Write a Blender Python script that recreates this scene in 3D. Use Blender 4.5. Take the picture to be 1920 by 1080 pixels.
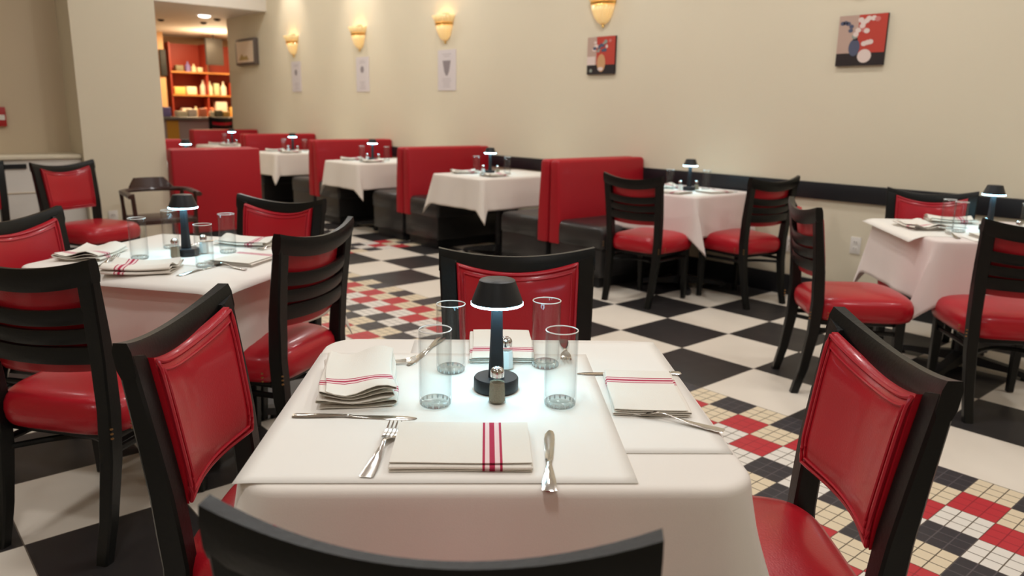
import bpy, math, random
from mathutils import Vector, Matrix
for o in list(bpy.data.objects): bpy.data.objects.remove(o)
S = bpy.context.scene
COL = S.collection
rnd = random.Random(7)
PI = math.pi

# ---------------------------------------------------------------- camera
cam_d = bpy.data.cameras.new('camera'); cam = bpy.data.objects.new('camera', cam_d); COL.objects.link(cam)
yaw, pitch, roll = 0.8522643597700301, 0.22601481765245693, 0.017444979
c_, s_ = math.cos(yaw), math.sin(yaw)
right = Vector((c_, s_, 0)); fwd = Vector((-s_, c_, 0))
f3 = fwd * math.cos(pitch) - Vector((0, 0, 1)) * math.sin(pitch)
up3 = fwd * math.sin(pitch) + Vector((0, 0, 1)) * math.cos(pitch)
xc = right * math.cos(roll) + up3 * math.sin(roll)
yc = up3 * math.cos(roll) - right * math.sin(roll)
M = Matrix((xc, yc, -f3)).transposed().to_4x4()
M.translation = Vector((2.50166, -3.47102, 1.28813))
cam.matrix_world = M
cam_d.sensor_width = 36.0
cam_d.lens = 36.0 * 1444.12 / 1920.0
cam_d.clip_start = 0.02
cam_d.dof.use_dof = True
cam_d.dof.focus_distance = 1.62
cam_d.dof.aperture_fstop = 4.2
S.camera = cam

# ---------------------------------------------------------------- colour management, world
S.view_settings.view_transform = 'Standard'
S.view_settings.look = 'None'
S.view_settings.gamma = 1.0
S.view_settings.exposure = -0.10
S.view_settings.use_curve_mapping = False
try: S.cycles.transparent_max_bounces = 24
except Exception: pass
world = bpy.data.worlds.new('world'); S.world = world; world.use_nodes = True
world.node_tree.nodes['Background'].inputs[0].default_value = (1.0, .93, .82, 1)
world.node_tree.nodes['Background'].inputs[1].default_value = 0.15

CEIL = 3.6
def area(name, loc, size, power, color, rot=(0, 0, 0), shape='DISK', size_y=None):
    d = bpy.data.lights.new(name, 'AREA'); d.energy = power; d.color = color; d.shape = shape; d.size = size
    if size_y: d.size_y = size_y
    o = bpy.data.objects.new(name, d); COL.objects.link(o); o.location = loc; o.rotation_euler = rot
    return o
WARM = (1.0, .985, .965)
for X, pw in ((-8.0, 12), (-6.2, 16), (-4.0, 16), (-1.8, 20), (.4, 25), (2.8, 16)):
    area('downlight_and_fill', (X, -.9, CEIL - .012), .34, pw, WARM)
for X, pw in ((-3.2, 5), (-.6, 22), (1.9, 24)):
    area('downlight_and_fill', (X, -3.4, CEIL - .012), .34, pw, WARM)
for X, pw in ((-8.1, 12), (-6.2, 16), (-4.2, 17), (-2.0, 17), (.2, 17), (2.4, 17), (4.6, 17)):
    area('downlight_and_fill', (X, .75, CEIL - .012), .3, pw, WARM)
area('downlight_and_fill', (4.3, -4.9, CEIL - .012), .34, 18.0, WARM)  # added fill behind the camera, lifts the foreground cloth's front drop
area('downlight_and_fill', (.9, -5.6, CEIL - .012), .34, 15.0, WARM)  # added fill for the front drop of the left table's cloth
# narrow wall washers above the far sconces
for X, pw in ((-8.3, 75), (-6.4, 70), (-4.55, 30)):
    d = bpy.data.lights.new('wall_washer', 'SPOT'); d.energy = pw; d.color = (1, .88, .76); d.spot_size = 1.0; d.spot_blend = .9; d.shadow_soft_size = .05
    o = bpy.data.objects.new('wall_washer', d); COL.objects.link(o); o.location = (X, 1.42, CEIL - .02)
    o.rotation_euler = (math.radians(14), 0, 0)
# the bar room beyond the opening is lit warm and bright
area('bar_light', (-12.9, 2.0, 2.66), .5, 70, (1, .72, .42))
area('bar_light', (-12.9, 3.0, 2.66), .5, 45, (1, .72, .42))
area('bar_light', (-10.46, 1.2, 2.68), .16, 9, (1, .9, .78))
area('bar_ceiling_fill', (-12.9, 2.4, 2.15), .6, 26, (1, .74, .45), rot=(PI, 0, 0))  # added upward fill that brightens the bar ceiling, no cove fitting there

# ---------------------------------------------------------------- materials
def mat(name, base, rough=.5, metal=0.0, spec=.5, coat=0.0, emis=None, es=0.0, bump=0.0, bscale=200.0, trans=0.0, ior=1.45, sheen=0.0, var=0.0, vscale=8.0):
    m = bpy.data.materials.new(name); m.use_nodes = True
    nt = m.node_tree; b = nt.nodes['Principled BSDF']
    b.inputs['Base Color'].default_value = (*base, 1); b.inputs['Roughness'].default_value = rough
    b.inputs['Metallic'].default_value = metal; b.inputs['Specular IOR Level'].default_value = spec
    b.inputs['Coat Weight'].default_value = coat; b.inputs['IOR'].default_value = ior
    b.inputs['Transmission Weight'].default_value = trans; b.inputs['Sheen Weight'].default_value = sheen
    if coat: b.inputs['Coat Roughness'].default_value = .12
    if emis: b.inputs['Emission Color'].default_value = (*emis, 1); b.inputs['Emission Strength'].default_value = es
    if bump or var:
        tc = nt.nodes.new('ShaderNodeTexCoord')
    if bump:
        n = nt.nodes.new('ShaderNodeTexNoise'); n.inputs['Scale'].default_value = bscale; n.inputs['Detail'].default_value = 3
        bp = nt.nodes.new('ShaderNodeBump'); bp.inputs['Strength'].default_value = bump; bp.inputs['Distance'].default_value = .004
        nt.links.new(tc.outputs['Object'], n.inputs['Vector']); nt.links.new(n.outputs['Fac'], bp.inputs['Height']); nt.links.new(bp.outputs['Normal'], b.inputs['Normal'])
    if var:
        n2 = nt.nodes.new('ShaderNodeTexNoise'); n2.inputs['Scale'].default_value = vscale; n2.inputs['Detail'].default_value = 4
        mx = nt.nodes.new('ShaderNodeMix'); mx.data_type = 'RGBA'
        mx.inputs[6].default_value = (*[x * (1 - var) for x in base], 1); mx.inputs[7].default_value = (*[min(1, x * (1 + var)) for x in base], 1)
        nt.links.new(tc.outputs['Object'], n2.inputs['Vector']); nt.links.new(n2.outputs['Fac'], mx.inputs[0]); nt.links.new(mx.outputs[2], b.inputs['Base Color'])
    return m
def hexs(r, g, b):
    f = lambda v: (v / 255 / 12.92) if v / 255 <= .04045 else ((v / 255 + .055) / 1.055) ** 2.4
    return (f(r), f(g), f(b))
M_wall = mat('wall_paint', (.76, .685, .525), .75, bump=.08, bscale=90, var=.03, vscale=1.2)
M_wall_left = mat('tan_wall_paint', (.66, .54, .38), .75, bump=.08, bscale=90, var=.04, vscale=1.0)
M_white = mat('white_paint', (.80, .76, .70), .6, var=.02)
M_black_trim = mat('black_trim_paint', (.010, .011, .014), .42, bump=.05, bscale=60)
M_wood = mat('black_stained_wood', (.0065, .0068, .0062), .33, spec=.32, bump=.10, bscale=120)
M_red = mat('red_vinyl', (.44, .010, .020), .30, spec=.35, coat=.22, bump=.16, bscale=230, var=.10, vscale=5)
M_pipe = mat('red_piping', (.44, .010, .024), .36, coat=.2)
M_red_booth = mat('red_booth_vinyl', (.40, .009, .018), .45, spec=.35, coat=.05, bump=.10, bscale=160, var=.08, vscale=3)
M_black_vinyl = mat('black_vinyl', (.022, .021, .021), .38, coat=.2, bump=.12, bscale=160)
M_nail = mat('brass_nail', (.45, .25, .10), .35, metal=1.0)
M_glide = mat('chair_glide', (.35, .33, .30), .45, metal=.6)
M_cast = mat('cast_iron_black', (.010, .010, .012), .5, bump=.1, bscale=90)
M_top = mat('laminate_top', (.03, .02, .015), .4)
M_cloth = mat('white_tablecloth', (.82, .755, .68), .85, sheen=.2, bump=.06, bscale=500, var=.015, vscale=6)
M_cloth_pink = mat('off_white_tablecloth', (.80, .70, .655), .85, sheen=.2, bump=.06, bscale=500, var=.015, vscale=6)
M_paper = mat('white_paper', (.84, .80, .735), .65, bump=.05, bscale=14, var=.008, vscale=3)
M_chrome = mat('stainless_steel', (.62, .60, .57), .16, metal=1.0)
M_cap = mat('chrome_cap', (.75, .75, .75), .14, metal=1.0)
M_lamp = mat('matte_black_metal', (.012, .014, .017), .42, bump=.04, bscale=300)
M_led = mat('led_diffuser', (.9, .97, 1.0), .5, emis=(.36, .80, 1.0), es=26.0)
M_pepper = mat('ground_pepper', (.36, .31, .22), .9, bump=.8, bscale=900, var=.35, vscale=700)
M_salt = mat('salt_grains', (.85, .86, .84), .9, bump=.5, bscale=900)
M_gold = mat('gold_leaf_metal', (.85, .58, .18), .28, metal=1.0)
M_glow = mat('warm_bulb', (1, .8, .5), .4, emis=(1, .62, .22), es=9.0)
M_amber = mat('amber_crystal', (.95, .74, .40), .2, emis=(1, .62, .22), es=.34, coat=.4)
M_brown = mat('walnut_wood', (.040, .013, .008), .35, coat=.2, bump=.1, bscale=40)
M_outlet = mat('white_plastic', (.78, .74, .68), .4)
M_dark = mat('dark_slot', (.02, .02, .02), .6)
M_poster = mat('poster_paper', (.72, .66, .66), .7)
M_ink = mat('grey_print', (.30, .26, .27), .8)
M_ink2 = mat('pale_print', (.52, .46, .47), .8)
M_alarm = mat('alarm_red', (.40, .02, .02), .4)

def glass_mat(name, tint, gl=.22, edge=.80):
    m = bpy.data.materials.new(name); m.use_nodes = True
    nt = m.node_tree; nt.nodes.clear()
    out = nt.nodes.new('ShaderNodeOutputMaterial')
    tr = nt.nodes.new('ShaderNodeBsdfTransparent')
    gs = nt.nodes.new('ShaderNodeBsdfGlossy'); gs.inputs['Roughness'].default_value = .03
    lw = nt.nodes.new('ShaderNodeLayerWeight'); lw.inputs['Blend'].default_value = .25
    cr = nt.nodes.new('ShaderNodeMix'); cr.data_type = 'RGBA'
    cr.inputs[6].default_value = (*tint, 1); cr.inputs[7].default_value = (tint[0] * edge, tint[1] * edge, tint[2] * edge, 1)
    nt.links.new(lw.outputs['Facing'], cr.inputs[0]); nt.links.new(cr.outputs[2], tr.inputs['Color'])
    lf = nt.nodes.new('ShaderNodeLayerWeight'); lf.inputs['Blend'].default_value = .5
    pw = nt.nodes.new('ShaderNodeMath'); pw.operation = 'POWER'; pw.inputs[1].default_value = 4.0
    sc = nt.nodes.new('ShaderNodeMath'); sc.operation = 'MULTIPLY_ADD'; sc.inputs[1].default_value = gl; sc.inputs[2].default_value = .02
    mx = nt.nodes.new('ShaderNodeMixShader')
    nt.links.new(lf.outputs['Facing'], pw.inputs[0]); nt.links.new(pw.outputs[0], sc.inputs[0])
    nt.links.new(sc.outputs[0], mx.inputs[0]); nt.links.new(tr.outputs[0], mx.inputs[1]); nt.links.new(gs.outputs[0], mx.inputs[2])
    nt.links.new(mx.outputs[0], out.inputs[0])
    return m
M_rim = mat('rim_highlight', (.80, .80, .78), .10, spec=.8, coat=.6)  # opaque pale ring, the rim's highlight is put into its colour
M_sparkle = mat('base_sparkle_beads', (.88, .92, .92), .08, trans=.3, spec=.9)  # whitish beads that stand in for glints in the tumbler base
M_glass_base = None
M_glass = glass_mat('clear_glass', (.985, .992, .99))


M_glass_base = glass_mat('thick_glass', (.97, .985, .98), gl=.55, edge=.7)

def napkin_mat():
    m = bpy.data.materials.new('napkin_linen'); m.use_nodes = True
    nt = m.node_tree; b = nt.nodes['Principled BSDF']; b.inputs['Roughness'].default_value = .9
    tc = nt.nodes.new('ShaderNodeTexCoord'); sp = nt.nodes.new('ShaderNodeSeparateXYZ'); nt.links.new(tc.outputs['Object'], sp.inputs[0])
    r = nt.nodes.new('ShaderNodeValToRGB'); r.color_ramp.interpolation = 'CONSTANT'
    mr = nt.nodes.new('ShaderNodeMapRange'); mr.inputs['From Min'].default_value = .030; mr.inputs['From Max'].default_value = .070
    nt.links.new(sp.outputs['X'], mr.inputs['Value']); nt.links.new(mr.outputs[0], r.inputs[0])
    W_ = (.80, .745, .66, 1); R_ = (.42, .012, .055, 1); P_ = (.80, .60, .58, 1)
    st = [(0, W_), (.10, R_), (.20, P_), (.38, R_), (.60, P_), (.80, R_), (.90, W_)]
    el = r.color_ramp.elements
    el[0].position = 0; el[0].color = W_; el[1].position = .10; el[1].color = R_
    for p, cc in st[2:]:
        e = el.new(p); e.color = cc
    nt.links.new(r.outputs[0], b.inputs['Base Color'])
    n = nt.nodes.new('ShaderNodeTexNoise'); n.inputs['Scale'].default_value = 350
    bp = nt.nodes.new('ShaderNodeBump'); bp.inputs['Strength'].default_value = .2; bp.inputs['Distance'].default_value = .002
    nt.links.new(tc.outputs['Object'], n.inputs['Vector']); nt.links.new(n.outputs['Fac'], bp.inputs['Height']); nt.links.new(bp.outputs['Normal'], b.inputs['Normal'])
    return m
M_napkin = napkin_mat()

T = .457
def floor_mat():
    m = bpy.data.materials.new('checker_and_mosaic_floor'); m.use_nodes = True
    nt = m.node_tree; b = nt.nodes['Principled BSDF']; L = nt.links; b.inputs['Specular IOR Level'].default_value = .28
    tc = nt.nodes.new('ShaderNodeTexCoord'); sp = nt.nodes.new('ShaderNodeSeparateXYZ'); L.new(tc.outputs['Object'], sp.inputs[0])
    def mth(op, a, bb=None, cc=None):
        n = nt.nodes.new('ShaderNodeMath'); n.operation = op
        for i, v in enumerate((a, bb, cc)):
            if v is None: continue
            if isinstance(v, (int, float)): n.inputs[i].default_value = v
            else: L.new(v, n.inputs[i])
        return n.outputs[0]
    def mix(f, a, bb):
        n = nt.nodes.new('ShaderNodeMix'); n.data_type = 'RGBA'; L.new(f, n.inputs[0])
        for i, v in ((6, a), (7, bb)):
            if isinstance(v, tuple): n.inputs[i].default_value = (*v, 1)
            else: L.new(v, n.inputs[i])
        return n.outputs[2]
    u = mth('DIVIDE', sp.outputs['X'], T); v = mth('DIVIDE', sp.outputs['Y'], T)
    # big checker
    par = mth('FLOORED_MODULO', mth('ADD', mth('FLOOR', u), mth('FLOOR', v)), 2.0)
    nz = nt.nodes.new('ShaderNodeTexNoise'); nz.inputs['Scale'].default_value = 1.6; nz.inputs['Detail'].default_value = 5; L.new(tc.outputs['Object'], nz.inputs['Vector'])
    cream = mix(nz.outputs['Fac'], (.66, .58, .48), (.86, .79, .69))
    black = mix(nz.outputs['Fac'], (.020, .018, .018), (.036, .032, .031))
    big = mix(par, cream, black)
    def line(x, per, w):   # 1 near multiples of per
        fr = mth('FLOORED_MODULO', x, per)
        return mth('ADD', mth('LESS_THAN', fr, w), mth('GREATER_THAN', fr, per - w))
    seam = mth('MINIMUM', mth('ADD', line(u, 1.0, .004), line(v, 1.0, .004)), 1.0)
    big = mix(seam, big, (.16, .13, .10))
    # mosaic band: 9 rows of blocks, row 1 next to v=-1
    row = mth('FLOOR', mth('MULTIPLY', mth('SUBTRACT', -1.0, v), 3.0))      # 0..8
    colm = mth('FLOOR', mth('MULTIPLY', u, 3.0))
    filled = mth('FLOORED_MODULO', mth('ADD', mth('ADD', row, colm), 1.0), 2.0)   # row0,col4 -> 1
    q = mth('FLOORED_MODULO', mth('ADD', row, 1.0), 4.0)    # rows 0..8 -> 1,2,3,0,1,2,3,0,1 ; red when 2 or 3 (rows 1,2,5,6)
    isred = mth('GREATER_THAN', q, 1.5)
    q2 = mth('FLOORED_MODULO', row, 4.0)
    iswhite = mth('GREATER_THAN', q2, 1.5)
    fillc = mix(isred, (.042, .038, .042), (.50, .035, .045))
    bg = mix(iswhite, (.74, .62, .44), (.78, .73, .66))
    blk = mix(filled, bg, fillc)
    g9 = mth('MINIMUM', mth('ADD', line(u, 1 / 9.0, .0042), line(v, 1 / 9.0, .0042)), 1.0)
    gcol = mix(filled, (.12, .09, .06), mix(isred, (.10, .085, .09), (.30, .02, .03)))
    blk = mix(g9, blk, gcol)
    inb = mth('MULTIPLY', mth('LESS_THAN', v, -1.0), mth('GREATER_THAN', v, -4.0))
    inb2 = mth('MULTIPLY', mth('MULTIPLY', mth('LESS_THAN', u, -8.0), mth('GREATER_THAN', u, -9.0)), mth('GREATER_THAN', v, -1.0))
    fl = mix(mth('MINIMUM', mth('ADD', inb, inb2), 1.0), big, blk)
    L.new(fl, b.inputs['Base Color'])
    n2 = nt.nodes.new('ShaderNodeTexNoise'); n2.inputs['Scale'].default_value = 6; n2.inputs['Detail'].default_value = 6; L.new(tc.outputs['Object'], n2.inputs['Vector'])
    mr = nt.nodes.new('ShaderNodeMapRange'); mr.inputs['To Min'].default_value = .30; mr.inputs['To Max'].default_value = .48
    L.new(n2.outputs['Fac'], mr.inputs['Value']); L.new(mr.outputs[0], b.inputs['Roughness'])
    bp = nt.nodes.new('ShaderNodeBump'); bp.inputs['Strength'].default_value = .25; bp.inputs['Distance'].default_value = .002; bp.invert = True
    L.new(mth('MAXIMUM', mth('MULTIPLY', g9, inb), seam), bp.inputs['Height']); L.new(bp.outputs['Normal'], b.inputs['Normal'])
    return m
M_floor = floor_mat()

# ---------------------------------------------------------------- mesh helpers
class MB:
    def __init__(s): s.v = []; s.f = []; s.m = []; s.mi = 0; s.X = Matrix.Identity(4)
    def add(s, vs, fs):
        n = len(s.v); s.v += [tuple(s.X @ Vector(p)) for p in vs]
        s.f += [tuple(i + n for i in f) for f in fs]; s.m += [s.mi] * len(fs)
    def box(s, x0, x1, y0, y1, z0, z1, bev=0.0):
        if bev <= 0:
            s.add([(x0, y0, z0), (x1, y0, z0), (x1, y1, z0), (x0, y1, z0), (x0, y0, z1), (x1, y0, z1), (x1, y1, z1), (x0, y1, z1)],
                  [(0, 3, 2, 1), (4, 5, 6, 7), (0, 1, 5, 4), (1, 2, 6, 5), (2, 3, 7, 6), (3, 0, 4, 7)]); return
        secs = []
        def ring(z, k):
            a0, a1, b0, b1 = x0 + k, x1 - k, y0 + k, y1 - k; r = bev
            pts = []
            for cx, cy, st in ((a1 - r, b1 - r, 0), (a0 + r, b1 - r, 1), (a0 + r, b0 + r, 2), (a1 - r, b0 + r, 3)):
                for j in range(4):
                    an = (st + j / 3) * PI / 2; pts.append((cx + r * math.cos(an), cy + r * math.sin(an), z))
            return pts
        for z, k in ((z0, bev * .7), (z0 + bev * .3, bev * .2), (z0 + bev, 0), (z1 - bev, 0), (z1 - bev * .3, bev * .2), (z1, bev * .7)):
            secs.append(ring(z, k))
        s.loft(secs)
    def loft(s, secs, cap=True, closed=True):
        n = len(secs[0]); vs = [p for r in secs for p in r]; fs = []
        for i in range(len(secs) - 1):
            for j in range(n if closed else n - 1):
                a = i * n + j; b = i * n + (j + 1) % n
                fs.append((a, b, b + n, a + n))
        if cap and closed:
            fs.append(tuple(range(n - 1, -1, -1))); fs.append(tuple((len(secs) - 1) * n + j for j in range(n)))
        s.add(vs, fs)
    def lathe(s, prof, n=24, a0=0.0, a1=2 * PI):
        full = abs(a1 - a0 - 2 * PI) < 1e-6
        m = n if full else n + 1
        vs = []; fs = []
        for r, z in prof:
            for j in range(m):
                a = a0 + (a1 - a0) * j / n; vs.append((r * math.cos(a), r * math.sin(a), z))
        for i in range(len(prof) - 1):
            for j in range(n):
                k = (j + 1) % m
                fs.append((i * m + j, i * m + k, (i + 1) * m + k, (i + 1) * m + j))
        s.add(vs, fs)
    def cyl(s, x, y, z0, z1, r0, r1=None, n=16):
        r1 = r0 if r1 is None else r1
        s.loft([[(x + r * math.cos(2 * PI * j / n), y + r * math.sin(2 * PI * j / n), z) for j in range(n)] for z, r in ((z0, r0), (z1, r1))])
    def tube(s, pts, r, n=8, flat=1.0):
        pts = [Vector(p) for p in pts]; secs = []
        for i, p in enumerate(pts):
            t = (pts[min(i + 1, len(pts) - 1)] - pts[max(i - 1, 0)]).normalized()
            a = t.cross(Vector((0, 0, 1)))
            if a.length < 1e-3: a = t.cross(Vector((0, 1, 0)))
            a.normalize(); b = a.cross(t)
            rr = r[i] if isinstance(r, (list, tuple)) else r
            secs.append([tuple(p + a * math.cos(2 * PI * j / n) * rr + b * math.sin(2 * PI * j / n) * rr * flat) for j in range(n)])
        s.loft(secs)
    def grid(s, fn, nu, nv):
        vs = [fn(i / nu, j / nv) for j in range(nv + 1) for i in range(nu + 1)]
        fs = [(j * (nu + 1) + i, j * (nu + 1) + i + 1, (j + 1) * (nu + 1) + i + 1, (j + 1) * (nu + 1) + i) for j in range(nv) for i in range(nu)]
        s.add(vs, fs)
    def slab(s, front, back, nu, nv):   # closed slab between two grid functions
        n = (nu + 1) * (nv + 1)
        vs = [front(i / nu, j / nv) for j in range(nv + 1) for i in range(nu + 1)] + [back(i / nu, j / nv) for j in range(nv + 1) for i in range(nu + 1)]
        id_ = lambda i, j: j * (nu + 1) + i
        fs = []
        for j in range(nv):
            for i in range(nu):
                fs.append((id_(i, j), id_(i + 1, j), id_(i + 1, j + 1), id_(i, j + 1)))
                fs.append((n + id_(i, j), n + id_(i, j + 1), n + id_(i + 1, j + 1), n + id_(i + 1, j)))
        for i in range(nu):
            fs.append((id_(i + 1, 0), id_(i, 0), n + id_(i, 0), n + id_(i + 1, 0)))
            fs.append((id_(i, nv), id_(i + 1, nv), n + id_(i + 1, nv), n + id_(i, nv)))
        for j in range(nv):
            fs.append((id_(0, j), id_(0, j + 1), n + id_(0, j + 1), n + id_(0, j)))
            fs.append((id_(nu, j + 1), id_(nu, j), n + id_(nu, j), n + id_(nu, j + 1)))
        s.add(vs, fs)
    def build(s, name, mats, parent=None, sharp=38, solid=0):
        me = bpy.data.meshes.new(name); me.from_pydata(s.v, [], s.f); me.update()
        if not isinstance(mats, (list, tuple)): mats = [mats]
        for m in mats: me.materials.append(m)
        me.polygons.foreach_set('material_index', s.m)
        import bmesh
        bm = bmesh.new(); bm.from_mesh(me); bmesh.ops.recalc_face_normals(bm, faces=bm.faces); bm.to_mesh(me); bm.free()
        me.shade_smooth()
        me.set_sharp_from_angle(angle=math.radians(sharp))
        o = bpy.data.objects.new(name, me); COL.objects.link(o)
        if parent: o.parent = parent
        if solid:
            md = o.modifiers.new('solid', 'SOLIDIFY'); md.thickness = solid; md.offset = -1
        return o
def tag(o, label, cat, group=None, kind=None):
    if label: o['label'] = label
    if cat: o['category'] = cat
    if group: o['group'] = group
    if kind: o['kind'] = kind
    return o
def empty(name, loc=(0, 0, 0), rz=0.0):
    o = bpy.data.objects.new(name, None); COL.objects.link(o); o.location = loc; o.rotation_euler = (0, 0, rz); o.empty_display_size = .1
    return o
def copy_tree(o, parent=None):
    c = o.copy(); COL.objects.link(c)
    if parent: c.parent = parent
    for ch in list(o.children): copy_tree(ch, c)
    return c
PROTO = {}
def inst(key, maker, loc, rz, label, cat, group=None):
    """first use keeps the prototype itself, later uses are copies"""
    if key not in PROTO:
        o = maker(); PROTO[key] = o
    else:
        o = copy_tree(PROTO[key])
    o.location = loc; o.rotation_euler = (0, 0, rz)
    o['label'] = label; o['category'] = cat
    if group: o['group'] = group
    elif 'group' in o: del o['group']
    return o
def structure(name, mb, m, parent=None, **k):
    o = mb.build(name, m, parent, **k)
    if parent is None: o['kind'] = 'structure'
    return o

# ---------------------------------------------------------------- the room
YW = 1.72
b = MB(); b.box(-15, 6.5, -8.2, 4.2, -.06, 0); structure('floor', b, M_floor)
b = MB(); b.box(-9.15, 6.5, -8.2, YW + .12, CEIL, CEIL + .1); structure('ceiling', b, M_white)
b = MB(); b.box(-15, -9.15, -8.2, 4.2, 2.68, CEIL + .1); structure('ceiling', b, M_white)      # dropped soffit over the far end
b = MB(); b.box(-10.72, 6.5, YW, YW + .14, 0, CEIL); structure('wall_right', b, M_wall)
b = MB(); b.box(6.4, 6.5, -8.2, YW, 0, CEIL); structure('wall_near', b, M_wall)
b = MB(); b.box(-15, 6.5, -8.3, -8.2, 0, CEIL); structure('wall_side', b, M_wall_left)
b = MB(); b.box(-4.97, -4.85, -8.2, -1.37, 0, CEIL); structure('wall_left', b, M_wall_left)
b = MB(); b.box(-4.86, -4.42, -1.97, -1.34, 0, CEIL, ); structure('wall_pillar', b, M_wall)
b = MB(); b.box(-11.1, -4.97, -1.49, -1.37, 0, CEIL); structure('wall_back', b, M_wall)
b = MB(); b.box(-11.12, -11.0, -8.2, .3, 0, 2.68); structure('wall_bar_opening', b, M_wall)
b = MB(); b.box(-15, -11.0, 3.9, 4.0, 0, 2.68); structure('wall_bar_side', b, mat('bar_wall_paint', (.75, .6, .4), .7))
b = MB(); b.box(-14.95, -14.85, -8.2, 4.0, 0, 2.68); structure('wall_bar_back', b, mat('bar_back_wall', (.62, .40, .24), .7))
# chair rail and baseboard
b = MB(); b.box(-10.7, 6.4, YW - .022, YW + .002, .722, .838, .006); structure('trim_1', b, M_black_trim)
b = MB(); b.box(-10.7, 6.4, YW - .016, YW + .002, 0, .15, .004); structure('baseboard_right', b, M_black_trim)
# half-height wall with a cap under the recess at the left
b = MB(); b.box(-4.86, -4.50, -8.2, -1.975, 0, .86); structure('wall_half_height', b, M_white)
b = MB(); b.box(-4.86, -4.47, -8.2, -1.975, .86, .89, .006); structure('trim_2', b, M_wall)
b = MB()
for i in range(14):
    y = -2.30 - i * .42
    b.box(-4.50, -4.494, y - .005, y + .005, .04, .80)
b.box(-4.50, -4.492, -8.2, -1.98, .60, .606)
structure('trim_3', b, M_wall_left)
b = MB(); b.box(-4.50, -4.485, -6.0, -2.36, .79, .825); structure('trim_4', b, M_black_trim)

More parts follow.
